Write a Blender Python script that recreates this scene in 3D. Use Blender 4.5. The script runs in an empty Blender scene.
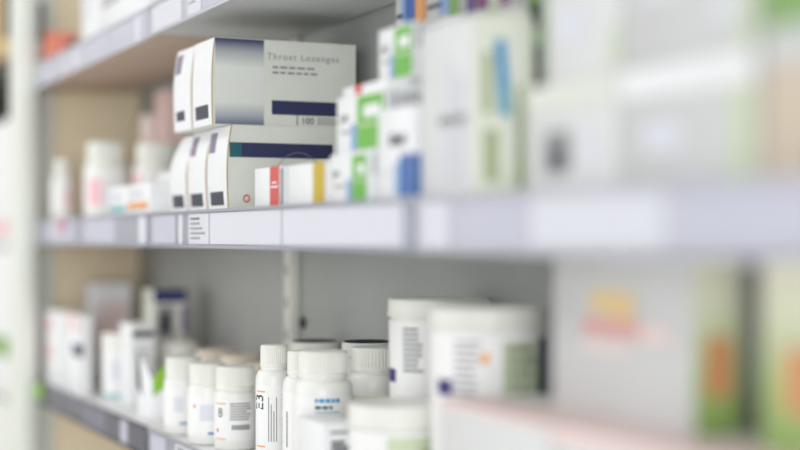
import bpy, bmesh, math, random
from mathutils import Vector, Matrix
random.seed(7)
PI = math.pi
scene = bpy.context.scene
COL = scene.collection
ZC = 1.40                      # eye height above the floor; shelf heights below are relative to it

# ------------------------------------------------------------------ materials
def lin(c):
    return tuple(((v/255)/12.92 if v/255 <= .04045 else ((v/255+.055)/1.055)**2.4) for v in c) + (1.0,)
MATS = {}
def mat(name, rgb, rough=.5, spec=.4, noise=0.0, scale=30, metal=0.0, bump=0.0, alpha=1.0, coat=0.0, sss=0.0):
    if name in MATS: return MATS[name]
    m = bpy.data.materials.new(name); m.use_nodes = True
    nt = m.node_tree; b = nt.nodes['Principled BSDF']
    b.inputs['Roughness'].default_value = rough
    b.inputs['Specular IOR Level'].default_value = spec
    b.inputs['Metallic'].default_value = metal
    b.inputs['Alpha'].default_value = alpha
    b.inputs['Coat Weight'].default_value = coat
    if sss:
        b.inputs['Subsurface Weight'].default_value = sss
        b.inputs['Subsurface Radius'].default_value = (.004, .004, .003)
        b.inputs['Subsurface Scale'].default_value = .68
    c = lin(rgb)
    if noise or bump:
        tc = nt.nodes.new('ShaderNodeTexCoord'); n = nt.nodes.new('ShaderNodeTexNoise')
        n.inputs['Scale'].default_value = scale; n.inputs['Detail'].default_value = 4
        nt.links.new(tc.outputs['Object'], n.inputs['Vector'])
        r = nt.nodes.new('ShaderNodeValToRGB')
        k = noise
        r.color_ramp.elements[0].position = .3; r.color_ramp.elements[1].position = .7
        r.color_ramp.elements[0].color = tuple(v*(1-k) for v in c[:3]) + (1,)
        r.color_ramp.elements[1].color = tuple(min(1, v*(1+k)) for v in c[:3]) + (1,)
        nt.links.new(n.outputs['Fac'], r.inputs['Fac']); nt.links.new(r.outputs['Color'], b.inputs['Base Color'])
        if bump:
            bp = nt.nodes.new('ShaderNodeBump'); bp.inputs['Strength'].default_value = bump; bp.inputs['Distance'].default_value = .001
            nt.links.new(n.outputs['Fac'], bp.inputs['Height']); nt.links.new(bp.outputs['Normal'], b.inputs['Normal'])
    else:
        b.inputs['Base Color'].default_value = c
    MATS[name] = m
    return m
def gradient_mat(name, stops, z0, z1, rough=.45):
    """a print that runs from one ink to another up the face (object z from z0 to z1)"""
    if name in MATS: return MATS[name]
    m = bpy.data.materials.new(name); m.use_nodes = True
    nt = m.node_tree; b = nt.nodes['Principled BSDF']; b.inputs['Roughness'].default_value = rough
    tc = nt.nodes.new('ShaderNodeTexCoord'); sp = nt.nodes.new('ShaderNodeSeparateXYZ'); mr = nt.nodes.new('ShaderNodeMapRange')
    mr.inputs['From Min'].default_value = z0; mr.inputs['From Max'].default_value = z1
    r = nt.nodes.new('ShaderNodeValToRGB')
    r.color_ramp.elements[0].position = stops[0][0]; r.color_ramp.elements[0].color = lin(stops[0][1])
    r.color_ramp.elements[1].position = stops[-1][0]; r.color_ramp.elements[1].color = lin(stops[-1][1])
    for p, c in stops[1:-1]:
        e = r.color_ramp.elements.new(p); e.color = lin(c)
    nt.links.new(tc.outputs['Object'], sp.inputs[0]); nt.links.new(sp.outputs['Z'], mr.inputs['Value'])
    nt.links.new(mr.outputs['Result'], r.inputs['Fac']); nt.links.new(r.outputs['Color'], b.inputs['Base Color'])
    MATS[name] = m
    return m

WHITE   = mat('white coated card', (240, 241, 242), .45, .4, .02, 40)
WHITEDIM    = mat('white card dimmed near end', (222, 223, 222), .5, .35, .02, 40)  # white card darkened: weaker light on near cartons put into the colour
CREAM   = mat('cream coated card', (226, 228, 218), .42, .4, .02, 40)
GREYCARD= mat('pale grey card', (208, 209, 208), .5, .35, .02, 40)
BEIGEC  = mat('beige card', (215, 200, 180), .55, .3, .03, 40)
PINKC   = mat('pale pink card', (240, 218, 214), .5, .35, .02, 40)
ROSE    = mat('rose plastic', (242, 212, 206), .45, .4, .02, 40)
ROSEPALE= mat('pale rose plastic', (246, 230, 222), .4, .4, .02, 40)
PLASTIC = mat('white bottle plastic', (240, 240, 235), .32, .45, .012, 60)
CAPW    = mat('white cap plastic', (236, 237, 228), .38, .45, .012, 60)
CREAML  = mat('cream lid plastic', (226, 214, 196), .4, .4, .02, 60)
LABELP  = mat('white label paper', (244, 244, 242), .5, .35, .01, 60)
LABELG  = mat('pale green label paper', (214, 222, 200), .5, .35, .01, 60)
NAVY    = mat('navy ink', (52, 56, 92), .45, .4)
DARKINK = mat('dark grey ink', (70, 70, 78), .5, .3)
BLACKINK= mat('black ink', (40, 42, 48), .5, .3)
GREYINK = mat('grey ink', (150, 150, 152), .5, .3)
PALEINK = mat('pale lavender ink', (222, 224, 232), .5, .3)
MAUVE   = mat('mauve ink', (140, 128, 152), .5, .3)
PURPLE  = mat('purple ink', (110, 88, 140), .5, .3)
VIOLET  = mat('violet ink', (66, 54, 120), .5, .3)
PLUM    = mat('plum ink', (140, 84, 130), .5, .3)
GREEN   = mat('green ink', (116, 186, 84), .45, .35, .03, 80)
LEAFG   = mat('leaf green ink', (136, 190, 40), .45, .35)
PALEGRN = mat('pale green ink', (206, 216, 186), .5, .3)
MIDGRN  = mat('mid green ink', (140, 180, 110), .5, .3)
SAGE    = mat('very pale sage ink', (238, 242, 226), .5, .3)
OLIVE   = mat('olive ink', (176, 188, 148), .5, .3)
TEAL    = mat('teal ink', (36, 150, 205), .45, .35)
TEALPALE= mat('pale teal ink', (110, 186, 190), .45, .35)
TEALG   = mat('green teal ink', (46, 100, 110), .45, .35)
BLUE    = mat('blue ink', (70, 110, 178), .45, .35)
SKY     = mat('sky blue ink', (150, 180, 220), .45, .35)
RED     = mat('red ink', (214, 92, 88), .45, .35)
SALMON  = mat('salmon red packet', (238, 146, 124), .45, .35, .05, 60)
PINKINK = mat('pink ink', (246, 200, 206), .45, .35)
HOTPINK = mat('hot pink plastic', (240, 130, 160), .45, .35)
ORANGE  = mat('orange ink', (240, 170, 104), .45, .35)
DEEPOR  = mat('deep orange ink', (216, 152, 106), .45, .35)
MUSTARD = mat('mustard ink', (204, 176, 60), .45, .35)
KRAFT   = mat('raw cardboard edge', (178, 150, 108), .8, .2, .05, 200)
TEXTRED = mat('soft red ink', (226, 168, 164), .5, .3)
TEXTYEL = mat('yellow orange ink', (230, 204, 150), .5, .3)
BACKP   = mat('grey painted back panel', (174, 177, 174), .6, .3, .03, 6, bump=.05)
POSTM   = mat('light grey steel post', (222, 222, 214), .45, .4, .02, 20)
SHELFW  = mat('white enamelled shelf', (232, 232, 232), .4, .45, .015, 15)
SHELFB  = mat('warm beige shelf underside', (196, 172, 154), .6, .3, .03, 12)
ENDIN   = mat('tan side panel', (244, 228, 198), .6, .3, .03, 8)
ENDOUT  = mat('off white end frame', (228, 231, 222), .5, .35, .015, 10)
STEEL   = mat('dark steel', (70, 70, 72), .4, .4, metal=.6)
RAILB   = mat('grey lavender rail plastic', (160, 162, 174), .3, .5, .02, 30)
RAILD   = mat('rail plastic with dark reflection', (62, 63, 80), .3, .5, .05, 40)  # lower left rail: reflection of dark surroundings put into the colour
RAILL   = mat('pale rail plastic', (200, 201, 211), .3, .5, .02, 30)
RAILC   = mat('clear rail cover', (240, 240, 250), .12, .5, alpha=.06)
TAGW    = mat('white shelf label', (226, 227, 234), .45, .35, .01, 40)
TAGL    = mat('lavender shelf label', (200, 201, 214), .45, .35, .01, 40)
TAGD    = mat('shelf label with dark reflection', (112, 112, 130), .45, .35)  # labels on the lower left rail, same dark reflection in the colour
FLOORM  = mat('pale vinyl floor', (230, 229, 227), .4, .4, .05, 6)
WALLM   = mat('off white wall paint', (216, 210, 198), .7, .2, .02, 5)
CABTAN  = mat('tan cabinet door', (206, 180, 132), .5, .35, .04, 6)
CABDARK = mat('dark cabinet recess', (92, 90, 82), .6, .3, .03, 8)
NAVYLID = mat('navy lid plastic', (48, 60, 110), .4, .4)
BLACKLID= mat('black lid plastic', (66, 70, 78), .9, .05)

# ------------------------------------------------------------------ mesh helpers
class MB:
    def __init__(s): s.v, s.f, s.m, s.mats = [], [], [], []
    def mi(s, m):
        if m not in s.mats: s.mats.append(m)
        return s.mats.index(m)
    def add(s, vs, fs, m):
        b = len(s.v); k = s.mi(m)
        s.v += [tuple(v) for v in vs]
        for f in fs: s.f.append([b+i for i in f]); s.m.append(k)
    def box(s, lo, hi, m, bev=0.0008, seg=2):
        bm = bmesh.new(); bmesh.ops.create_cube(bm, size=1)
        for v in bm.verts:
            v.co = Vector([(lo[i]+hi[i])/2 + v.co[i]*(hi[i]-lo[i]) for i in range(3)])
        bev = min(bev, .45*min(hi[i]-lo[i] for i in range(3)))
        if bev > 0: bmesh.ops.bevel(bm, geom=bm.edges[:], offset=bev, segments=seg, affect='EDGES', profile=.5)
        bm.verts.index_update()
        s.add([v.co[:] for v in bm.verts], [[v.index for v in f.verts] for f in bm.faces], m); bm.free()
    def quad(s, o, u, v, m):
        o, u, v = Vector(o), Vector(u), Vector(v)
        s.add([o, o+u, o+u+v, o+v], [[0, 1, 2, 3]], m)
    def lathe(s, prof, m, seg=56, ribs=None):
        """prof [(r, z)]; ribs = (z_low, z_high, depth): knurled grip"""
        n = len(prof); vs = []; fs = []
        for r, z in prof:
            for k in range(seg):
                a = 2*PI*k/seg; rr = r
                if ribs and ribs[0] <= z <= ribs[1] and (k % 4) < 2: rr = r-ribs[2]
                vs.append((rr*math.cos(a), rr*math.sin(a), z))
        for i in range(n-1):
            for k in range(seg):
                k2 = (k+1) % seg
                fs.append([i*seg+k, i*seg+k2, (i+1)*seg+k2, (i+1)*seg+k])
        fs.append([k for k in range(seg)][::-1]); fs.append([(n-1)*seg+k for k in range(seg)])
        s.add(vs, fs, m)
    def patch(s, r, a0, a1, z0, z1, m):
        """a strip of print on a round wall"""
        n = max(2, int(abs(a1-a0)/.12)+1); vs = []; fs = []
        for k in range(n+1):
            a = a0+(a1-a0)*k/n
            vs += [(r*math.cos(a), r*math.sin(a), z0), (r*math.cos(a), r*math.sin(a), z1)]
        for k in range(n): fs.append([2*k, 2*k+2, 2*k+3, 2*k+1])
        s.add(vs, fs, m)
    def text(s, txt, size, m, fn, spacing=1.0):
        vs, fs = text_mesh(txt, spacing)
        s.add([fn(x*size, y*size) for x, y in vs], fs, m)
    def build(s, name, parent=None, smooth=30):
        me = bpy.data.meshes.new(name); me.from_pydata(s.v, [], s.f)
        for m in s.mats: me.materials.append(m)
        me.polygons.foreach_set('material_index', s.m)
        if smooth:
            me.polygons.foreach_set('use_smooth', [True]*len(me.polygons)); me.set_sharp_from_angle(angle=math.radians(smooth))
        me.update()
        o = bpy.data.objects.new(name, me); COL.objects.link(o)
        if parent: o.parent = parent
        return o
_TX = {}
def text_mesh(txt, spacing=1.0):
    if (txt, spacing) not in _TX:
        cu = bpy.data.curves.new('lettering', 'FONT'); cu.body = txt; cu.size = 1; cu.space_character = spacing; cu.resolution_u = 3
        o = bpy.data.objects.new('lettering', cu); COL.objects.link(o)
        dg = bpy.context.evaluated_depsgraph_get(); me = o.evaluated_get(dg).to_mesh()
        _TX[(txt, spacing)] = ([(v.co.x, v.co.y) for v in me.vertices], [list(p.vertices) for p in me.polygons])
        o.evaluated_get(dg).to_mesh_clear(); bpy.data.objects.remove(o); bpy.data.curves.remove(cu)
    return _TX[(txt, spacing)]
def thing(name, label, cat, loc, group=None, rz=0):
    o = bpy.data.objects.new(name, None); COL.objects.link(o); o.empty_display_size = .02
    o.location = loc; o.rotation_euler = (0, 0, rz); o['label'] = label; o['category'] = cat
    if group: o['group'] = group
    return o

# ------------------------------------------------------------------ product builders
def carton(name, label, X, Y, Z, body=WHITE, prints=(), group=None, flap=True, cat='box', rz=0, bev=.001):
    """X, Y, Z are (from, to); prints are (face, ink, u0, v0, u1, v1) or (face, ink, 'text', string, u, v, size)"""
    cx, cy = (X[0]+X[1])/2, (Y[0]+Y[1])/2
    w, d, h = X[1]-X[0], Y[1]-Y[0], Z[1]-Z[0]
    t = thing(name, label, cat, (cx, cy, ZC+Z[0]), group, rz)
    b = MB(); b.box((-w/2, -d/2, 0), (w/2, d/2, h), body, bev); b.build('carton_body', t)
    e = .00035
    def fr(face, u, v, k=1):
        if face == 'front': return (-w/2+u*w, -d/2-e*k, v*h)
        if face == 'side':  return (w/2+e*k, -d/2+u*d, v*h)
        return (-w/2+u*w, -d/2+v*d, h+e*k)
    if flap:
        f = MB()                      # tuck flap on the narrow end, with its thumb notch line
        f.box((w/2-.0002, -d/2+.0012, h*.62), (w/2+.00025, d/2-.0012, h-.0012), body, .0001, 1)
        f.build('tuck_flap', t)
    if prints:
        p = MB(); k = 2; few = len(prints) <= 4
        for q in prints:
            k += .15
            if few: p = MB()
            if q[2] == 'text':
                face, ink, _, s, u, v, size = q
                o = Vector(fr(face, u, v, k+1))
                ax = Vector((1, 0, 0)) if face in ('front', 'top') else Vector((0, 1, 0))
                ay = Vector((0, 0, 1)) if face != 'top' else Vector((0, 1, 0))
                p.text(s, size, ink, lambda x, y: o+ax*x+ay*y)
            else:
                face, ink, u0, v0, u1, v1 = q
                a, bq, c = Vector(fr(face, u0, v0, k)), Vector(fr(face, u1, v0, k)), Vector(fr(face, u0, v1, k))
                p.quad(a, bq-a, c-a, ink)
            if few: p.build('printed_patch', t, 0)
        if not few: p.build('printed_panel', t, 0)
    return t
def words(n, u0, u1, seed):
    """start and end of word-like blocks along one printed line"""
    rr = random.Random(seed); w = [rr.uniform(.6, 1.4) for _ in range(n)]; g = .28; tot = sum(w)+g*(n-1); k = (u1-u0)/tot; u = u0; out = []
    for x in w: out.append((u, u+x*k)); u += (x+g)*k
    return out
def lines(face, ink, u0, u1, v0, v1, n, fill=.45):
    """rows of small print"""
    out = []
    for i in range(n):
        v = v1-(v1-v0)*(i+.5)/n; hh = (v1-v0)/n*fill/2
        out.append((face, ink, u0, v-hh, u1-(u1-u0)*random.random()*.35, v+hh))
    return out

def bottle(name, label, x, y, z0, r, h, cap_r, cap_h, prints=(), label_mat=LABELP, label_z=(.12, .62), group=None, body=PLASTIC, cap=CAPW, neck=.9, cat='bottle', ribs=True, label_arc=1.5):
    t = thing(name, label, cat, (x, y, ZC+z0), group)
    ca = math.atan2(-y, -x)          # the side turned to the aisle viewer
    hb = h-cap_h                     # shoulder and neck end here
    s = .16*hb
    b = MB()
    prof = [(r-.003, 0), (r-.0008, .0008), (r, .003), (r, hb-s)]
    for i in range(1, 7):
        a = i/6*PI/2
        prof.append((r-(r-cap_r*.98)*(1-math.cos(a)), hb-s+s*.85*math.sin(a)))
    prof += [(cap_r*.93, hb-s*.1), (cap_r*.93, hb+.002)]
    b.lathe(prof, body); b.build('bottle_body', t)
    c = MB()
    cp = [(cap_r*.97, hb), (cap_r, hb+.001), (cap_r, hb+cap_h*.16), (cap_r*.985, hb+cap_h*.18)]
    cp += [(cap_r*.985, hb+cap_h*.2), (cap_r*.98, h-.0035)]
    cp += [(cap_r*.97, h-.0018), (cap_r*.93, h-.0004), (cap_r*.86, h)]
    cc = c.lathe(cp, cap, 160 if ribs else 56, (hb+cap_h*.19, h-.003, cap_r*.04) if ribs else None)
    c.build('cap', t)
    if prints is not None:
        l = MB(); lr = r+.0003
        l.patch(lr, ca-label_arc, ca+label_arc, label_z[0]*h, label_z[1]*h, label_mat)
        round_prints(l, prints, lr, ca, h)
        l.build('label', t)
    return t
def round_prints(l, prints, lr, ca, h):
    k = 0
    for q in prints:
        k += 1; rr = lr+.0002+.00002*k
        if q[1] == 'text':           # (ink, 'text', string, angle, z, size, turn)
            ink, _, s, a, z, size, turn = q
            if turn: fn = lambda xx, yy: (rr*math.cos(ca+a-yy/rr), rr*math.sin(ca+a-yy/rr), z*h+xx)
            else:    fn = lambda xx, yy: (rr*math.cos(ca+a+xx/rr), rr*math.sin(ca+a+xx/rr), z*h+yy)
            l.text(s, size, ink, fn)
        else:                        # (ink, a0, a1, z0, z1)
            ink, a0, a1, z0, z1 = q
            l.patch(rr, ca+a0, ca+a1, z0*h, z1*h, ink)
def rlines(ink, a0, a1, z0, z1, n, fill=.45):
    out = []
    for i in range(n):
        z = z1-(z1-z0)*(i+.5)/n; hh = (z1-z0)/n*fill/2
        out.append((ink, a0, a1-(a1-a0)*random.random()*.3, z-hh, z+hh))
    return out
def tub(name, label, x, y, z0, r, h, lid_h, prints=(), label_mat=LABELP, label_z=(.08, .8), group=None, body=PLASTIC, lid=CAPW, lid_top=None, cat='tub', taper=.95, label_arc=1.5):
    t = thing(name, label, cat, (x, y, ZC+z0), group)
    ca = math.atan2(-y, -x); hb = h-lid_h
    rb = r*.965
    b = MB(); b.lathe([(rb*taper-.003, 0), (rb*taper, .003), (rb, hb*.97), (rb*.95, hb), (rb*.95, hb+.002)], body); b.build('tub_body', t)
    c = MB(); c.lathe([(r*.98, hb+.0002), (r, hb+.0015), (r, hb+lid_h*.22), (r*.985, hb+lid_h*.28), (r*.98, h-.003), (r*.965, h-.001), (r*.93, h), (r*.9, h-.0008)], lid, 72)
    lo = c.build('lid', t)
    if lid_top:
        d = MB(); d.lathe([(r*.89, h-.0012), (r*.89, h+.0004), (r*.86, h+.0012)], lid_top, 56); d.build('lid_disc', lo)
    if prints is not None:
        l = MB(); zt = label_z
        def rad(z): return rb*(taper+(1-taper)*min(1, z*h/(hb*.97)))
        lr0, lr1 = rad(zt[0])+.0004, rad(zt[1])+.0004
        n = 30; vs = []; fs = []
        for k in range(n+1):
            a = ca-label_arc+2*label_arc*k/n
            vs += [(lr0*math.cos(a), lr0*math.sin(a), zt[0]*h), (lr1*math.cos(a), lr1*math.sin(a), zt[1]*h)]
        for k in range(n): fs.append([2*k, 2*k+2, 2*k+3, 2*k+1])
        l.add(vs, fs, label_mat)
        for q in prints:
            ink, a0, a1, z0_, z1_ = q
            m_ = max(2, int((a1-a0)/.1)); vs = []; fs = []
            for k in range(m_+1):
                a = ca+a0+(a1-a0)*k/m_
                for zz in (z0_, z1_):
                    rr = rad(zz)+.0007
                    vs.append((rr*math.cos(a), rr*math.sin(a), zz*h))
            for k in range(m_): fs.append([2*k, 2*k+2, 2*k+3, 2*k+1])
            l.add(vs, fs, ink)
        l.build('label', t)
    return t

# ------------------------------------------------------------------ room
def struct(name, lo, hi, m):
    b = MB(); b.box(lo, hi, m, 0); o = b.build(name, None, 0); o['kind'] = 'structure'; return o
struct('floor', (-5.2, -2.6, -.05), (1.6, 1.0, 0), FLOORM)
struct('wall_back', (-5.2, .90, 0), (1.6, 1.0, 2.7), WALLM)
struct('wall_left', (-5.2, -2.6, 0), (-5.1, .90, 2.7), WALLM)

# ------------------------------------------------------------------ shelving unit
YF, YB = .593, .828            # rail front, back panel face
BAYS = [(-3.128, -2.203), (-2.197, -1.263), (-1.257, -.323)]
unit = thing('shelving_unit', 'long grey and white steel shelving unit that holds all the medicine in view', 'shelf', (0, 0, 0))
LEV = {'top': (.2994, .346), 'mid': (-.0127, .0372), 'low': (-.3285, -.284)}
SURF = {'top': .343, 'mid': .0340, 'low': -.2872}
b = MB(); b.box((-3.15, .60, 0), (-3.13, YB+.02, 2.25), ENDIN, .001); b.build('side_panel', unit)['label'] = 'tan side panel'
b = MB(); b.box((-3.17, .565, 0), (-3.04, .597, 2.25), ENDOUT, .004); b.box((-3.13, .597, 0), (-3.118, .648, 2.25), ENDOUT, .002); b.box((-3.17, .597, 0), (-3.152, YB+.02, 2.25), ENDOUT, .002)
b.build('end_frame', unit)['label'] = 'off-white end frame'
for x0, x1 in BAYS:
    b = MB(); b.box((x0, YB, 0), (x1, YB+.012, 2.25), BACKP, .001); b.build('back_panel', unit)
for x in (-2.182, -1.245, -.32):
    b = MB(); b.box((x-.014, YB-.018, 0), (x+.014, YB-.0005, 2.25), POSTM, .002)
    for i in range(44):
        z = .1+i*.05
        b.box((x-.003, YB-.0184, z-.008), (x+.003, YB-.0178, z+.008), STEEL, .0002, 1)
    p = b.build('upright_post', unit)
    for z in (-.130, .2):     # bolt heads beside the post
        k = MB(); k.lathe([(.009, 0), (.009, .004), (.006, .006)], STEEL, 20)
        o = k.build('bolt', p); o.rotation_euler = (PI/2, 0, 0); o.location = (x+.030, YB-.0005, ZC+z)
# fascia labels: (bay, from, to, material)
def shelf(level, bay, rail, under, tags):
    x0, x1 = BAYS[bay]; zb, zt = LEV[level]; zs = SURF[level]
    x0 += .002 if bay else .04*0; x1 -= .002
    lo_x = x0 if bay else -3.117
    b = MB()
    b.box((lo_x, YF+.010, ZC+zs-.022), (x1, YB-.02, ZC+zs), SHELFW, .0015)
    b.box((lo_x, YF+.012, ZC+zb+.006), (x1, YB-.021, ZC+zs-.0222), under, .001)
    b.box((lo_x, YF+.0065, ZC+zb+.001), (x1, YF+.0098, ZC+zt-.001), SHELFW, .0008)
    sh = b.build('shelf_board', unit)
    r = MB()
    rx0 = lo_x if bay else -3.036
    r.box((rx0, YF+.003, ZC+zb), (x1, YF+.0062, ZC+zt), rail, .0006)
    r.box((rx0, YF-.0005, ZC+zb-.001), (x1, YF+.003, ZC+zb+.0035), rail, .0006)
    r.box((rx0, YF-.0005, ZC+zt-.0035), (x1, YF+.003, ZC+zt+.0005), rail, .0006)
    r.build('price_rail', sh)
    c = MB(); c.box((rx0+.001, YF+.0002, ZC+zb+.0036), (x1-.001, YF+.0009, ZC+zt-.0036), RAILC, 0); c.build('clear_cover', sh)
    for tx0, tx1, m, txt in tags:
        g = MB(); g.box((tx0, YF+.0018, ZC+zb+.0045), (tx1, YF+.0028, ZC+zt-.0045), m, .0002, 1)
        H = zt-zb-.009; w = tx1-tx0
        for k in range(txt):
            v = .85-k*.8/max(1, txt)
            g.quad((tx0+w*.1, YF+.0015, ZC+zb+.0045+H*v-H*.05), (w*(.45+.35*random.random()), 0, 0), (0, 0, H*.07), GREYINK if k else DARKINK)
        g.build('price_label', sh)
    return sh
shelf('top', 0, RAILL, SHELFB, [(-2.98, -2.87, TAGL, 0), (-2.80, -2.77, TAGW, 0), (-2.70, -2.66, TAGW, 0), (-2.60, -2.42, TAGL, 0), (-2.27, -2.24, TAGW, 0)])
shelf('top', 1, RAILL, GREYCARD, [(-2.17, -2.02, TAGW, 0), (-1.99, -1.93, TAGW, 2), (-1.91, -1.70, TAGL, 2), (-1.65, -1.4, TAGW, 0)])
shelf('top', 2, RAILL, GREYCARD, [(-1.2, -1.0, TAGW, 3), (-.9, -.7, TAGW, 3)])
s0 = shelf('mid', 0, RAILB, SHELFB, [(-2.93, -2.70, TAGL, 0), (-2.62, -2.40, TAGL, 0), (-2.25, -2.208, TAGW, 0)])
g = MB(); g.box((-2.80, YF-.002, ZC+.012), (-2.77, YF-.0008, ZC+.036), HOTPINK, .0003, 1); g.build('price_tag', s0)['label'] = 'small pink tag'
shelf('mid', 1, RAILB, SHELFW, [(-2.17, -2.05, TAGL, 0), (-2.035, -2.015, TAGW, 0), (-1.985, -1.895, TAGW, 5), (-1.89, -1.62, TAGW, 0), (-1.615, -1.29, TAGW, 0)])
shelf('mid', 2, RAILL, SHELFW, [(-1.245, -1.19, TAGW, 0), (-1.17, -1.05, TAGL, 0), (-1.045, -.86, TAGW, 0), (-.84, -.6, TAGL, 0)])
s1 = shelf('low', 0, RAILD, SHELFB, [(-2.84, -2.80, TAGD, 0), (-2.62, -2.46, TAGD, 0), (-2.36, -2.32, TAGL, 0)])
g = MB(); g.box((-3.034, YF-.002, ZC-.318), (-2.97, YF-.0008, ZC-.288), LEAFG, .0003, 1); g.build('price_tag', s1)['label'] = 'bright green tag'
shelf('low', 1, RAILB, SHELFW, [(-2.18, -2.1, TAGL, 0), (-2.05, -1.95, TAGW, 3), (-1.9, -1.7, TAGW, 3)])
shelf('low', 2, RAILB, SHELFW, [(-1.2, -1.0, TAGW, 3)])
for x0, x1 in BAYS:
    b = MB(); b.box((x0+.002, .612, .0), (x1-.002, YB-.02, .12), SHELFW, .002); b.build('plinth', unit)
b = MB(); b.box((-3.0405, .5985, ZC+.395), (-3.018, .606, ZC+.47), STEEL, .002); b.build('dark_strip', unit)['label'] = 'thin dark strip'  # narrow dark upright strip at the end frame

# ------------------------------------------------------------------ neighbouring cabinet past the end frame
cab = thing('storage_cabinet', 'tan storage cabinet with a dark open recess past the left end frame', 'cabinet', (-3.75, .74, 0))
def cpart(name, lo, hi, m, lab=None):
    b = MB(); b.box((lo[0]+3.75, lo[1]-.74, lo[2]), (hi[0]+3.75, hi[1]-.74, hi[2]), m, .002); o = b.build(name, cab)
    if lab: o['label'] = lab
    return o
cpart('back_panel', (-4.25, .86, 0), (-3.24, .88, 2.25), CABDARK, 'dark back panel')
cpart('side_panel', (-4.27, .62, 0), (-4.25, .88, 2.25), CABDARK)
d = cpart('door', (-4.24, .60, ZC+.41), (-3.24, .62, 2.25), CABTAN, 'tan upper door')
hb = MB(); hb.box((.38, -.155, ZC+.44), (.40, -.142, ZC+.56), STEEL, .002); hb.build('handle', d)
cpart('shelf_board', (-4.25, .62, ZC-.02), (-3.24, .86, ZC+.0), SHELFW)
cpart('shelf_board', (-4.25, .62, ZC-.37), (-3.24, .86, ZC-.35), SHELFW)
cpart('shelf_board', (-4.25, .62, ZC+.39), (-3.24, .86, ZC+.41), CABDARK, 'dark board above the recess')
d = cpart('door', (-4.24, .60, .08), (-3.24, .62, ZC-.372), ENDOUT, 'off-white lower door')
carton('medicine_carton', 'white carton in the recess of the tan cabinet at the left edge', (-4.2, -3.36), (.626, .84), (.001, .275), WHITE, [('front', PINKINK, .0, .03, 1, .14)], flap=False)
carton('medicine_carton', 'white carton with a green band on the cabinet shelf at the left edge', (-4.2, -3.36), (.626, .84), (-.349, -.025), WHITE, [('front', MIDGRN, .0, .22, 1, .36)], flap=False)

# ------------------------------------------------------------------ top shelf
T = SURF['top']+.0005
carton('medicine_packet', 'small orange-red packet with a blue spot at the far end of the top shelf', (-3.036, -3.005), (.608, .668), (T, T+.068), SALMON, [('side', NAVY, .72, .52, .99, .78), ('front', RED, .1, .2, .9, .5)], cat='packet')
bottle('pill_bottle', 'tall white round bottle on the top shelf next to the orange-red packet', -2.83, .672, T, .031, .19, .025, .035, [(PALEINK, -.6, .2, .3, .5)], label_z=(.1, .7))
carton('medicine_carton', 'plain white carton on the top shelf just right of the tall white bottle', (-2.77, -2.64), (.625, .70), (T, T+.18), WHITE, lines('front', PALEINK, .2, .8, .3, .7, 4))
carton('medicine_carton', 'white carton with grey print ending the left bay of the top shelf', (-2.60, -2.26), (.615, .70), (T, T+.16), WHITE, lines('front', GREYINK, .1, .5, .3, .6, 4))
carton('medicine_carton', 'white carton with purple print on the top shelf right of the shelf joint', (-2.17, -2.00), (.62, .70), (T, T+.12), WHITE, [('front', PURPLE, .1, .2, .5, .5)])
carton('medicine_carton', 'white carton with a pink corner above the lozenge boxes on the top shelf', (-1.97, -1.80), (.62, .70), (T, T+.12), WHITE, [('front', PINKINK, .6, .1, .95, .5)])

# ------------------------------------------------------------------ middle shelf, left bay
S = SURF['mid']+.0005
bottle('pill_bottle', 'small slim white bottle at the far left end of the middle shelf', -2.965, .632, S, .0215, .12, .016, .03, [(PINKINK, .2, .9, .2, .5)], ribs=False)
gJ = 'white jars on the middle shelf'
bottle('medicine_jar', 'white wide-capped jar with pink label print behind the teal-striped carton', -2.737, .662, S, .0390, .141, .034, .036,
       [(PINKINK, -.9, -.15, .18, .52), (PALEINK, 0, .5, .2, .45)], group=gJ, cat='jar')
bottle('medicine_jar', 'white wide-capped jar with a pink mark behind the orange-striped carton', -2.683, .742, S, .0415, .138, .036, .036,
       [(PINKINK, -1.2, -.7, .35, .6)], group=gJ, cat='jar')
carton('medicine_carton', 'small white carton with a teal stripe near its foot on the middle shelf', (-2.485, -2.366), (.606, .65), (S, S+.050), WHITE, [('front', TEALPALE, .1, .16, .96, .34)] + lines('front', PALEINK, .15, .8, .5, .85, 3))
carton('medicine_carton', 'small white carton with an orange stripe near its foot on the middle shelf', (-2.360, -2.225), (.606, .65), (S, S+.050), WHITE, [('front', ORANGE, .04, .22, .9, .42)] + lines('front', PALEINK, .15, .8, .55, .85, 3))
carton('medicine_carton', 'plain white carton standing against the left side of the lozenge boxes', (-2.36, -2.168), (.655, .72), (S, S+.070), WHITE, lines('front', PALEINK, .2, .7, .4, .8, 3))
bottle('lotion_bottle', 'pale pink round-topped bottle at the back of the middle shelf', -2.872, .782, S, .022, .205, .018, .05, [(ROSE, -1, 1, .1, .5)], body=ROSEPALE, cap=ROSEPALE, ribs=False)
carton('medicine_carton', 'tall pink carton at the back of the middle shelf beside the lozenge boxes', (-2.82, -2.752), (.778, .822), (S, S+.245), ROSE, [('side', ROSEPALE, .2, .3, .8, .6)])

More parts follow.
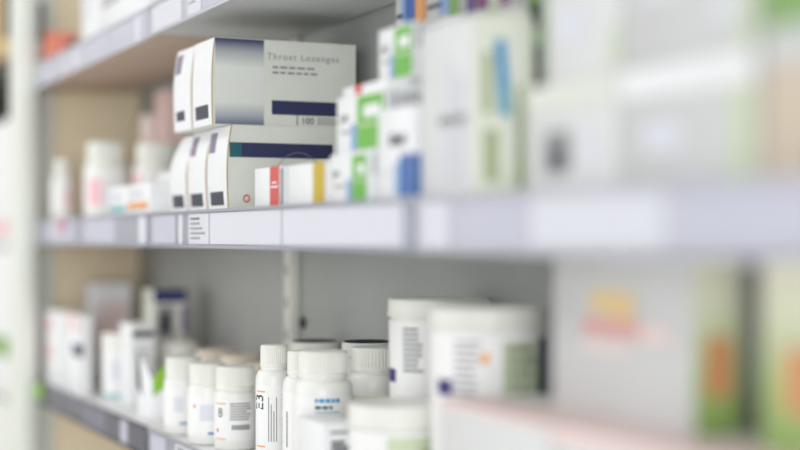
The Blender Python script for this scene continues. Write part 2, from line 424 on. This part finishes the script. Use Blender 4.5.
# ------------------------------------------------------------------ lozenge boxes
GRAD = gradient_mat('navy to silver fade print', [(0, (104, 112, 136)), (.11, (172, 178, 184)), (.26, (226, 228, 222)), (.66, (228, 231, 224)), (.84, (172, 178, 182)), (.97, (66, 70, 104)), (1, (60, 64, 98))], 0, .1155)
SLATEPRINT = mat('slate square ink', (62, 64, 84), .45, .35)
def lozenge_box(label, x1, y0, y1, z0, kind, lean, bulge, cap_purple):
    """cardboard dispenser box: face towards +X is the wide printed side, the aisle end is a bulging tucked flap"""
    w, d, h = .0893, y1-y0, .1150
    t = thing('lozenge_box', label, 'box', (x1-w/2, y0+d/2, ZC+z0), 'throat lozenge boxes stacked on the middle shelf')
    def fy(u, v):
        return -d/2 - bulge*math.sin(PI*v)**.8*(.6+.4*math.sin(PI*u)) + lean*max(0, (v-.45)/.55)**2
    us = [0, .05, .15, .40, .62, .80, .95, 1]; vs = [0, .03, .08, .12, .18, .24, .3, .4, .5, .6, .7, .76, .82, .88, .94, 1]
    b = MB()
    # four plain walls and the bottom, with the front edge following the flap
    n = len(vs)
    for xs, flip in ((-w/2, False), (w/2, True)):
        pts = [(xs, fy(0 if xs < 0 else 1, v), v*h) for v in vs] + [(xs, d/2, h), (xs, d/2, 0)]
        b.add(pts, [list(range(len(pts)))[::(1 if flip else -1)]], CREAM)
    b.add([(-w/2, fy(0, 1), h), (w/2, fy(1, 1), h), (w/2, d/2, h), (-w/2, d/2, h)], [[0, 1, 2, 3]], CREAM)
    b.add([(-w/2, fy(0, 0), 0), (w/2, fy(1, 0), 0), (w/2, d/2, 0), (-w/2, d/2, 0)], [[3, 2, 1, 0]], CREAM)
    b.add([(-w/2, d/2, 0), (w/2, d/2, 0), (w/2, d/2, h), (-w/2, d/2, h)], [[3, 2, 1, 0]], CREAM)
    b.build('carton_body', t, 0)
    f = MB()
    for i in range(len(us)-1):
        for j in range(len(vs)-1):
            u, v = (us[i]+us[i+1])/2, (vs[j]+vs[j+1])/2
            m = WHITE
            if i == len(us)-2: m = KRAFT
            if .15 < u < .80 and .08 < v < .24 and kind != 'far': m = SLATEPRINT
            if kind == 'far' and .15 < u < .62 and .12 < v < .24: m = SLATEPRINT
            if cap_purple and .05 < u < .40 and .70 < v < .97: m = MAUVE
            P = [(-w/2+w*us[a], fy(us[a], vs[c])-.0003, vs[c]*h) for a, c in ((i, j), (i+1, j), (i+1, j+1), (i, j+1))]
            f.add(P, [[0, 1, 2, 3]], m)
    f.build('end_flap', t, 60)
    p = MB(); X = w/2+.0004
    def R(ink, u0, v0, u1, v1, k=0): p.quad((X+k*.0001, -d/2+u0*d, v0*h), (0, (u1-u0)*d, 0), (0, 0, (v1-v0)*h), ink)
    def TXT(s, ink, u, v, size, sp=1.0): p.text(s, size, ink, lambda x, y: (X+.0006, -d/2+u*d+x, v*h+y), sp)
    if kind == 'upper':
        R(GRAD, .012, .006, .345, .994)
        R(NAVY, .40, .135, .985, .30)
        TXT('Throat Lozenges', GREYINK, .365, .775, .0125, 1.22)
        for a, c in words(5, .405, .70, 3): R(GREYINK, a, .675, c, .700)
        for a, c in words(6, .405, .72, 4): R(GREYINK, a, .612, c, .637)
        R(DARKINK, .575, .02, .582, .135); TXT('100', DARKINK, .605, .035, .0125)
        for i in range(3): R(GREYINK, .72, .035+.03*i, .97-.03*i, .048+.03*i)
    elif kind == 'lower':
        R(NAVY, .0, .63, .80, .80); R(TEALG, .0, .63, .09, .80, 1)
        # thin open ring line and a small red ring
        for (cu, cv, rad, wd, ink, a0, a1) in ((.53, .36, .034, .0007, GREYINK, .1, 3.0), (.128, .155, .0048, .0018, RED, 0, 2*PI)):
            N = 30; vs_ = []; fs_ = []
            for i in range(N+1):
                a = a0+(a1-a0)*i/N
                for rr in (rad-wd, rad): vs_.append((X+.0006, -d/2+cu*d+rr*math.cos(a), cv*h+rr*1.15*math.sin(a)))
            for i in range(N): fs_.append([2*i, 2*i+2, 2*i+3, 2*i+1])
            p.add(vs_, fs_, ink)
        for i in range(3): R(GREYINK, .3, .30+.05*i, .6, .315+.05*i)
    else:
        R(NAVY, .0, .63, .80, .80)
    p.build('printed_panel', t, 0)
    return t
lozenge_box('nearest lower lozenge box, cream side with navy stripe and red ring', -1.890, .622, .805, S, 'lower', .004, .004, True)
lozenge_box('middle box of the three in the lower lozenge row', -1.9805, .622, .805, S, 'plain', .008, .005, True)
lozenge_box('farthest left box of the three in the lower lozenge row', -2.071, .622, .805, S, 'plain', .020, .006, False)
lozenge_box('upper lozenge box whose side reads Throat Lozenges 100', -1.900, .603, .807, S+.1158, 'upper', .003, .002, False)
lozenge_box('upper lozenge box hidden behind the one reading Throat Lozenges', -1.9905, .603, .807, S+.1158, 'far', .005, .003, True)

# ------------------------------------------------------------------ middle shelf, small cartons
carton('medicine_carton', 'small white carton with a red stripe in front of the lozenge boxes', (-1.743, -1.652), (.606, .636), (S, S+.050), WHITE,
       [('front', RED, .62, 0.0, .97, 1), ('front', WHITE, .66, .50, .93, .54), ('front', WHITE, .70, .6, .88, .64), ('side', GREYINK, .0, .1, .1, .95)])
carton('medicine_carton', 'small white carton with a mustard yellow end stripe', (-1.6265, -1.512), (.606, .65), (S, S+.049), WHITE, [('front', MUSTARD, .70, .03, 1.0, 1.0)])
def green_carton(label, X, Y, Z, g0, g1):
    return carton('medicine_carton', label, X, Y, Z, WHITE,
       [('front', DARKINK, 'text', 'pm', .10, .56, (Z[1]-Z[0])*.26), ('front', GREYINK, .12, .36, .42, .40), ('front', SKY, g0-.14, .05, g0-.02, .5),
        ('front', GREEN, g0, .05, g1, .95), ('front', WHITE, g0+.14, .58, g1-.06, .78), ('front', PALEGRN, g0+.02, .44, g1, .48)]
        + [('side', GREYINK, .06+.07*i, .55, .08+.07*i+.02*(i % 2), .95) for i in range(12)], group='white and green cartons in a stepped stack')
green_carton('white and green carton lying lowest, right on the shelf beside the mustard one', (-1.500, -1.396), (.607, .70), (S, S+.054), .60, .97)
green_carton('white and green carton in the middle of the stepped stack', (-1.505, -1.380), (.617, .70), (S+.0545, S+.1165), .46, 1.0)
carton('medicine_carton', 'thin white carton with a red mark lying on the middle green carton', (-1.500, -1.386), (.622, .70), (S+.117, S+.127), WHITE, [('front', RED, .30, .0, .46, 1), ('top', RED, .30, 0, .46, 1)], flap=False)
green_carton('topmost white and green carton of the stepped stack', (-1.450, -1.366), (.642, .70), (S+.1275, S+.184), .50, 1.0)
carton('medicine_carton', 'white carton with blue picture in front of the stepped green stack', (-1.372, -1.290), (.607, .67), (S, S+.093), WHITE,
       [('front', DARKINK, .36, .60, .52, .72), ('front', DARKINK, .55, .60, .66, .69), ('front', DARKINK, .69, .60, .80, .71), ('front', SKY, .5, .08, 1, .42), ('front', BLUE, .66, .06, 1, .5), ('side', BLUE, 0, .06, .3, .5), ('front', PALEINK, .1, .3, .35, .34)])
t_ = carton('medicine_carton', 'tall white carton with a bright blue logo on its pale green side', (-1.283, -1.176), (.612, .672), (S, S+.163), WHITEDIM,
       lines('front', PALEINK, .45, .62, .08, .8, 14, .7) + lines('front', PALEINK, .68, .85, .1, .7, 12, .7) + [('front', GREYINK, .40, .42, .60, .47), ('front', GREYINK, .66, .42, .88, .47)] +
       [('side', SAGE, .0, .0, 1, 1), ('side', OLIVE, .14, .46, .30, .80), ('side', OLIVE, .16, .1, .40, .38), ('side', OLIVE, .72, .06, .86, .62), ('side', WHITE, .62, .2, .68, .95)])
lg = MB(); lg.add([(.0535+.0042, -.03+.06*u, .163*v) for u, v in ((.42, .455), (.60, .455), (.50, .87), (.33, .87))], [[0, 1, 2, 3]], TEAL)
lg.add([(.0535+.0045, -.03+.06*u, .163*v) for u, v in ((.50, .455), (.60, .455), (.56, .60), (.48, .60))], [[0, 1, 2, 3]], TEALPALE)
lg.build('printed_logo', t_, 0)
# stock behind, with flat boxes lying on it
carton('medicine_carton', 'plain upright stock carton behind the topmost green carton', (-1.570, -1.402), (.712, .80), (S, S+.2), WHITE, lines('front', PALEINK, .2, .8, .3, .7, 4))
carton('medicine_carton', 'plain upright stock carton behind the tall blue-logo carton', (-1.396, -1.262), (.712, .80), (S, S+.19), CREAM, lines('front', PALEINK, .2, .8, .3, .7, 4))
carton('medicine_carton', 'upright carton with dark green-edged print between blue-logo carton and grey cartons', (-1.252, -1.10), (.712, .80), (S, S+.2), CREAM,
       [('front', MIDGRN, .0, .1, .28, 1), ('front', BLACKINK, .04, .45, .16, .74), ('front', BLACKINK, .04, .82, .16, .95)])
carton('medicine_carton', 'blue and orange striped box on top behind the topmost green carton', (-1.566, -1.492), (.715, .79), (S+.2005, S+.25), GREYCARD,
       [('front', BLUE, .38, 0, .72, 1), ('front', SKY, .2, .2, .36, .8), ('front', ORANGE, .74, 0, 1, 1), ('front', DARKINK, .06, .3, .3, .4), ('side', ORANGE, 0, 0, .4, 1)])
carton('medicine_carton', 'grey box with green end lying on top behind the tall blue-logo carton', (-1.486, -1.404), (.715, .79), (S+.2005, S+.248), GREYCARD,
       [('front', SKY, .4, .1, .7, .9), ('front', MIDGRN, .72, 0, 1, 1), ('front', DARKINK, .06, .3, .5, .4), ('front', DARKINK, .06, .6, .4, .7)])
carton('medicine_carton', 'box with plum and violet stripes on top above the blue-logo carton', (-1.392, -1.290), (.715, .79), (S+.1905, S+.242), GREYCARD,
       [('front', PURPLE, .05, .15, .25, .95), ('front', PLUM, .28, .15, .5, .95), ('front', PALEGRN, .55, 0, .7, 1), ('front', PLUM, .78, .1, .95, .95)])
# large pale cartons at the near end
gK = 'large pale grey cartons at the near end of the middle shelf'
carton('medicine_carton', 'pale grey carton with a dark grey round emblem at its lower left', (-1.078, -.946), (.612, .80), (S, S+.088), WHITEDIM,
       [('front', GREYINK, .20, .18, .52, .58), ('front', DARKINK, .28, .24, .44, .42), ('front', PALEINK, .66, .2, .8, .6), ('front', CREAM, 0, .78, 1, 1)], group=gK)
carton('medicine_carton', 'lower pale grey carton right of the round emblem, green along its right edge', (-.942, -.782), (.612, .80), (S, S+.088), GREYCARD,
       [('front', WHITE, 0, .76, 1, 1), ('front', PALEINK, .2, .3, .5, .55), ('front', PALEGRN, .84, 0, 1, .75)], group=gK)
carton('medicine_carton', 'upper pale carton standing on the carton with the round emblem', (-1.053, -.944), (.614, .80), (S+.0885, S+.205), WHITEDIM,
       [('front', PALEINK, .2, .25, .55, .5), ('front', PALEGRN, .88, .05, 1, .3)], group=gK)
carton('medicine_carton', 'upper pale grey carton with faint blue print, next to the green box', (-.940, -.786), (.614, .80), (S+.0885, S+.205), GREYCARD,
       [('front', PALEINK, .15, .4, .5, .65), ('front', PALEINK, .72, .2, .92, .35), ('front', PALEGRN, .9, 0, 1, 1)], group=gK)
carton('medicine_carton', 'beige carton under the green box at the right edge of the middle shelf', (-.774, -.60), (.612, .80), (S, S+.098), BEIGEC,
       [('front', GREYCARD, .0, .75, 1, 1), ('front', PURPLE, .3, .0, .6, .2)])
carton('medicine_carton', 'green box on the beige carton at the top right', (-.776, -.60), (.614, .80), (S+.0985, S+.205), MIDGRN, [('front', GREEN, .0, .3, .2, 1)])

# ------------------------------------------------------------------ lower shelf, left bay
L = SURF['low']+.0005
carton('medicine_carton', 'white carton with two pink patches at the far left of the lower shelf', (-3.03, -2.90), (.612, .655), (L, L+.143), WHITE, [('front', PINKINK, .05, .72, .5, .9), ('front', PINKINK, .05, .34, .5, .52)])
carton('medicine_carton', 'white carton with a small navy rectangle beside the pink-patched carton', (-2.885, -2.72), (.612, .634), (L, L+.145), WHITE, [('front', NAVY, .62, .48, 1, .64), ('side', NAVY, 0, .48, .2, .64), ('front', PINKC, .3, .8, .9, 1)])
tub('cream_tub', 'small white tub with a teal line around its foot', -2.632, .660, L, .030, .118, .026, [(TEALPALE, -1.3, 1.3, .05, .1), (PALEINK, -.5, .3, .3, .6)], label_z=(.03, .74))
carton('medicine_carton', 'white carton with a dark band high on its side behind the green leaflet', (-2.585, -2.507), (.650, .692), (L, L+.140), WHITE,
       [('side', DARKINK, .05, .84, .95, .92)] + lines('side', GREYINK, .2, .8, .3, .7, 5, .3))
carton('medicine_carton', 'cream carton at the back corner against the tan side panel', (-3.085, -3.0), (.70, .78), (L, L+.195), WHITE, [('side', PINKC, .1, .3, .9, .8)])
carton('medicine_carton', 'carton with a navy top band and dark picture near the back panel', (-2.705, -2.626), (.722, .782), (L, L+.194), CREAM,
       [('side', NAVYLID, 0, .88, 1, 1), ('side', GREYINK, .12, .55, .62, .85), ('side', DARKINK, .2, .6, .52, .78), ('side', PURPLE, .86, .6, 1, .84), ('side', GREYINK, .1, .3, .9, .36)])
# leaflet: two folded leaves standing in a V
lf = thing('leaflet', 'folded green and white leaflet standing at the edge of the lower shelf', 'leaflet', (-2.335, .638, ZC+L))
def leaf(name, p0, p1, hs, m, edge=None):
    b = MB(); dx, dy = p1[0]-p0[0], p1[1]-p0[1]; ln = math.hypot(dx, dy); nx, ny = -dy/ln*.0006, dx/ln*.0006
    b.add([(p0[0], p0[1], 0), (p1[0], p1[1], 0), (p1[0], p1[1], hs[1]), (p0[0], p0[1], hs[0]),
           (p0[0]+nx, p0[1]+ny, 0), (p1[0]+nx, p1[1]+ny, 0), (p1[0]+nx, p1[1]+ny, hs[1]), (p0[0]+nx, p0[1]+ny, hs[0])],
          [[0, 1, 2, 3], [7, 6, 5, 4], [0, 4, 5, 1], [1, 5, 6, 2], [2, 6, 7, 3], [3, 7, 4, 0]], m)
    if edge:
        e = .0006
        b.add([(p0[0]+nx*-1, p0[1]+ny*-1, hs[0]*.45), (p0[0]+dx*.3-nx, p0[1]+dy*.3-ny, hs[0]*.30), (p0[0]+dx*.12-nx, p0[1]+dy*.12-ny, hs[0]*.92), (p0[0]-nx, p0[1]-ny, hs[0]*.98)], [[0, 1, 2, 3]], edge)
    return b.build(name, lf, 0)
leaf('white_leaf', (-.030, -.014), (.012, .0), (.110, .058), WHITE, BLACKINK)['label'] = 'white leaf with a dark edge'
g_ = leaf('green_leaf', (.0125, -.001), (.022, .018), (.064, .088), WHITE); g_['label'] = 'leaf with a bright green upper half'
gp = MB(); gp.add([(.0140, -.0014, .036), (.0230, .0166, .050), (.0230, .0166, .088), (.0140, -.0014, .064)], [[0, 1, 2, 3]], LEAFG); gp.build('green_print', g_, 0)

# small white pill bottles, front row
gB = 'small white pill bottles in the front row of the lower shelf'
bottle('pill_bottle', 'leftmost small white pill bottle, next to the green leaflet', -2.137, .6325, L, .0285, .112, .0262, .0285, [(BLUE, -.2, .35, .14, .17), (PALEINK, -.5, 0, .3, .5)], group=gB)
bottle('pill_bottle', 'middle of the small white pill bottles, with a red dot and blue line', -2.022, .634, L, .0285, .112, .0262, .0285, [(BLUE, .0, .5, .13, .16), (RED, -.75, -.65, .46, .5), (PALEINK, -.4, .3, .3, .5)], group=gB)
bottle('pill_bottle', 'small white pill bottle with orange stripes, grey small print and barcode', -1.956, .652, L, .0287, .112, .0265, .0320,
       [(ORANGE, -1.1, -.45, .555, .57), (ORANGE, -1.1, -.45, .13, .145), (DARKINK, 'text', '8', -.92, .40, .018, False), (RED, -1.0, -.88, .22, .26)]
       + rlines(GREYINK, -.25, .8, .36, .58, 7, .5) + [(DARKINK, -.15+.09*i, -.15+.09*i+.05, .25, .31) for i in range(10)], group=gB)
# tall white bottles
gT = 'tall narrow white bottles on the lower shelf'
bottle('pill_bottle', 'tall narrow white bottle with sideways lettering and orange stripes', -1.828, .662, L, .0236, .149, .0180, .029,
       [(ORANGE, -1.15, -.5, .60, .612), (ORANGE, -1.15, -.5, .13, .142), (BLACKINK, 'text', 'E3', -.62, .44, .022, True)]
       + [(GREYINK, -.32+.14*i, -.27+.14*i, .18, .56-.06*(i % 3)) for i in range(4)] + [(BLACKINK, .44, .56, .46+.035*i, .483+.035*i) for i in range(4)] + [(GREYINK, .44, .54, .16+.05*i, .19+.05*i) for i in range(5)], label_z=(.08, .66), group=gT)
bottle('pill_bottle', 'tall narrow white bottle half hidden behind the large ribbed-cap bottle', -1.742, .667, L, .0236, .147, .0180, .029, [(GREYINK, -.9, -.8, .2, .5)], label_z=(.08, .66), group=gT)
gR = 'large white bottles with ribbed caps'
bottle('pill_bottle', 'large white bottle with ribbed cap and teal lettering in the front', -1.662, .664, L, .0352, .153, .0298, .0315,
       [(TEAL, a, c, .615, .645) for a, c in words(5, -.28, .56, 1)] + [(TEALG, a, c, .565, .590) for a, c in words(3, -.28, .30, 2)] + [(TEALPALE, -.28, .56, .537, .545)], label_z=(.1, .66), group=gR)
bottle('pill_bottle', 'large white bottle with ribbed cap behind the one with teal lettering', -1.703, .748, L, .0330, .152, .0290, .0300, [(LABELG, -1.5, 1.5, .12, .6), (NAVY, -.2, .1, .3, .34)], label_z=(.1, .62), label_mat=LABELG, group=gR)
# jars in the back row
gF = 'low jars with black-topped lids at the back of the lower shelf'
tub('ointment_jar', 'black-topped jar at the back, left one, behind the tall narrow bottles', -2.00, .786, L, .035, .139, .02, None, group=gF, lid_top=BLACKLID, cat='jar')
tub('ointment_jar', 'black-topped jar at the back, right one, left of the big tubs', -1.815, .788, L, .035, .150, .02, None, group=gF, lid_top=BLACKLID, cat='jar')
gC = 'jars with cream lids behind the small pill bottles'
for x, r, lab in ((-2.361, .031, 'cream-lidded jar behind the leftmost small pill bottle'), (-2.233, .030, 'cream-lidded jar behind the middle small pill bottle'), (-2.120, .027, 'cream-lidded jar behind the tall narrow bottle, last in its row')):
    tub('ointment_jar', lab, x, .752, L, r, .104 if r > .028 else .1, .016, None, group=gC, lid=CREAML, cat='jar')
tub('ointment_jar', 'wide white jar behind the green leaflet, near the navy-topped carton', -2.545, .745, L, .0345, .104, .02, None, cat='jar')

# ------------------------------------------------------------------ lower shelf, near part
carton('medicine_carton', 'small white carton with a dark text block on its side, before the large bottle', (-1.600, -1.520), (.607, .648), (L, L+.084), WHITE,
       [('side', DARKINK, .22, .40, .8, .46), ('side', GREYINK, .2, .86, .9, .90)] + lines('side', DARKINK, .22, .78, .5, .78, 4, .7) + [('front', GREYINK, .0, .1, .7, .14)])
tub('cream_tub', 'white lidded tub with a pale green label in front of the big tubs', -1.447, .662, L, .0530, .113, .024, [(PALEGRN, -.2, 1.3, .1, .72), (OLIVE, .5, 1.0, .2, .6)], label_z=(.06, .76))
gS = 'big white supplement tubs with printed labels'
tub('supplement_tub', 'big white tub with columns of grey text, the farther one', -1.553, .764, L, .0600, .2175, .021,
    [(VIOLET, -1.42, -1.02, .565, .635)] + rlines(GREYINK, -.78, -.28, .62, .86, 9, .55) + rlines(PALEINK, -.15, .3, .5, .8, 6, .5), label_z=(.2, .885), group=gS)
tub('supplement_tub', 'big white tub with purple oval and a black label edge, the nearer one', -1.336, .712, L, .0605, .2190, .021,
    [(VIOLET, -1.02, -.64, .605, .675), (ORANGE, -.12, .02, .75, .80), (PALEGRN, .25, 1.02, .52, .85)] + rlines(GREYINK, -.6, -.1, .60, .86, 8, .35) + rlines(DARKINK, .32, .95, .58, .84, 5, .5) + [(NAVY, 1.03, 1.5, .45, .86)], label_z=(.2, .885), group=gS)
gQ = 'white and pink cartons laid along the front of the lower shelf'
carton('medicine_carton', 'white carton with pink top in front of the big tubs and white carton', (-1.235, -1.04), (.608, .80), (L, L+.139), WHITEDIM, [('top', PINKC, 0, 0, 1, .3), ('front', PINKC, 0, .95, 1, 1), ('front', ORANGE, .1, .5, .4, .62)], group=gQ)
carton('medicine_carton', 'white carton with pink top under the green-ended carton', (-1.036, -.845), (.608, .80), (L, L+.139), WHITEDIM, [('top', PINKC, 0, 0, 1, .3), ('front', PINKC, 0, .9, 1, 1)], group=gQ)
carton('medicine_carton', 'white carton with pink top at the lower right corner', (-.841, -.60), (.608, .80), (L, L+.139), WHITEDIM, [('top', PINKC, 0, 0, 1, .3), ('front', PINKC, 0, .9, 1, 1)], group=gQ)
GEND = gradient_mat('pale to leaf green print', [(0, (140, 172, 92)), (.35, (172, 196, 126)), (.75, (226, 228, 200)), (1, (234, 232, 212))], 0, .131)
Q = L+.1395
carton('medicine_carton', 'wide white carton with yellow and red logo and a green end', (-1.122, -.919), (.662, .706), (Q, Q+.131), GREYCARD,
       [('front', TEXTYEL, .30, .66, .60, .80), ('front', TEXTYEL, .44, .60, .62, .78), ('front', TEXTRED, .24, .52, .66, .62), ('front', PINKC, .66, .5, .86, .6), ('front', PINKC, .24, .42, .6, .47),
        ('side', GEND, 0, 0, 1, 1), ('side', DEEPOR, .24, .22, .78, .56)])
carton('medicine_carton', 'green carton with an orange panel at the right edge of the lower shelf', (-.838, -.60), (.662, .72), (Q, Q+.131), GREYCARD,
       [('front', GEND, 0, 0, .6, 1), ('front', DEEPOR, .10, .22, .3, .56)])

# ------------------------------------------------------------------ light
def area(name, loc, size, power, color=(1, 1, 1), rot=(0, 0, 0)):
    l = bpy.data.lights.new(name, 'AREA'); l.shape = 'RECTANGLE'; l.size, l.size_y = size; l.energy = power; l.color = color
    o = bpy.data.objects.new(name, l); COL.objects.link(o); o.location = loc; o.rotation_euler = rot
    return o
for i, x in enumerate((-4.4, -3.5, -2.6, -1.8)):
    area('ceiling_panel_light', (x, -.75, 2.65), (1.2, .6), 6, (1, .995, .985))
# added fill panels, no window built: one down the aisle, one across it
area('aisle_fill_light', (3.0, -1.5, 1.4), (1.9, 1.7), 100, (.97, .985, 1), (Vector((-5.2, 2.1, 0))).to_track_quat('-Z', 'Z').to_euler())
area('aisle_fill_light', (-3.4, -2.3, 1.4), (1.8, 1.7), 16, (.97, .985, 1), (Vector((.4, 2.6, 0))).to_track_quat('-Z', 'Z').to_euler())
w = bpy.data.worlds.new('shop ambience'); scene.world = w; w.use_nodes = True
bg = w.node_tree.nodes['Background']; bg.inputs['Color'].default_value = (.97, .985, 1.0, 1); bg.inputs['Strength'].default_value = .68

# ------------------------------------------------------------------ camera
F = 1500/800
cam = bpy.data.cameras.new('camera'); cam.sensor_width = 36; cam.lens = 36*F; cam.shift_y = 13/800
cam.dof.use_dof = True; cam.dof.focus_distance = 1.90; cam.dof.aperture_fstop = 1.22; cam.dof.aperture_blades = 0
cam.clip_start = .05
co = bpy.data.objects.new('camera', cam); COL.objects.link(co); co.location = (0, 0, ZC)
th = math.atan(690/1500)
co.rotation_euler = (PI/2, 0, PI/2-th)
scene.camera = co
scene.view_settings.view_transform = 'Standard'; scene.view_settings.look = 'None'
scene.view_settings.gamma = 1; scene.view_settings.exposure = -0.05
scene.cycles.use_denoising = True
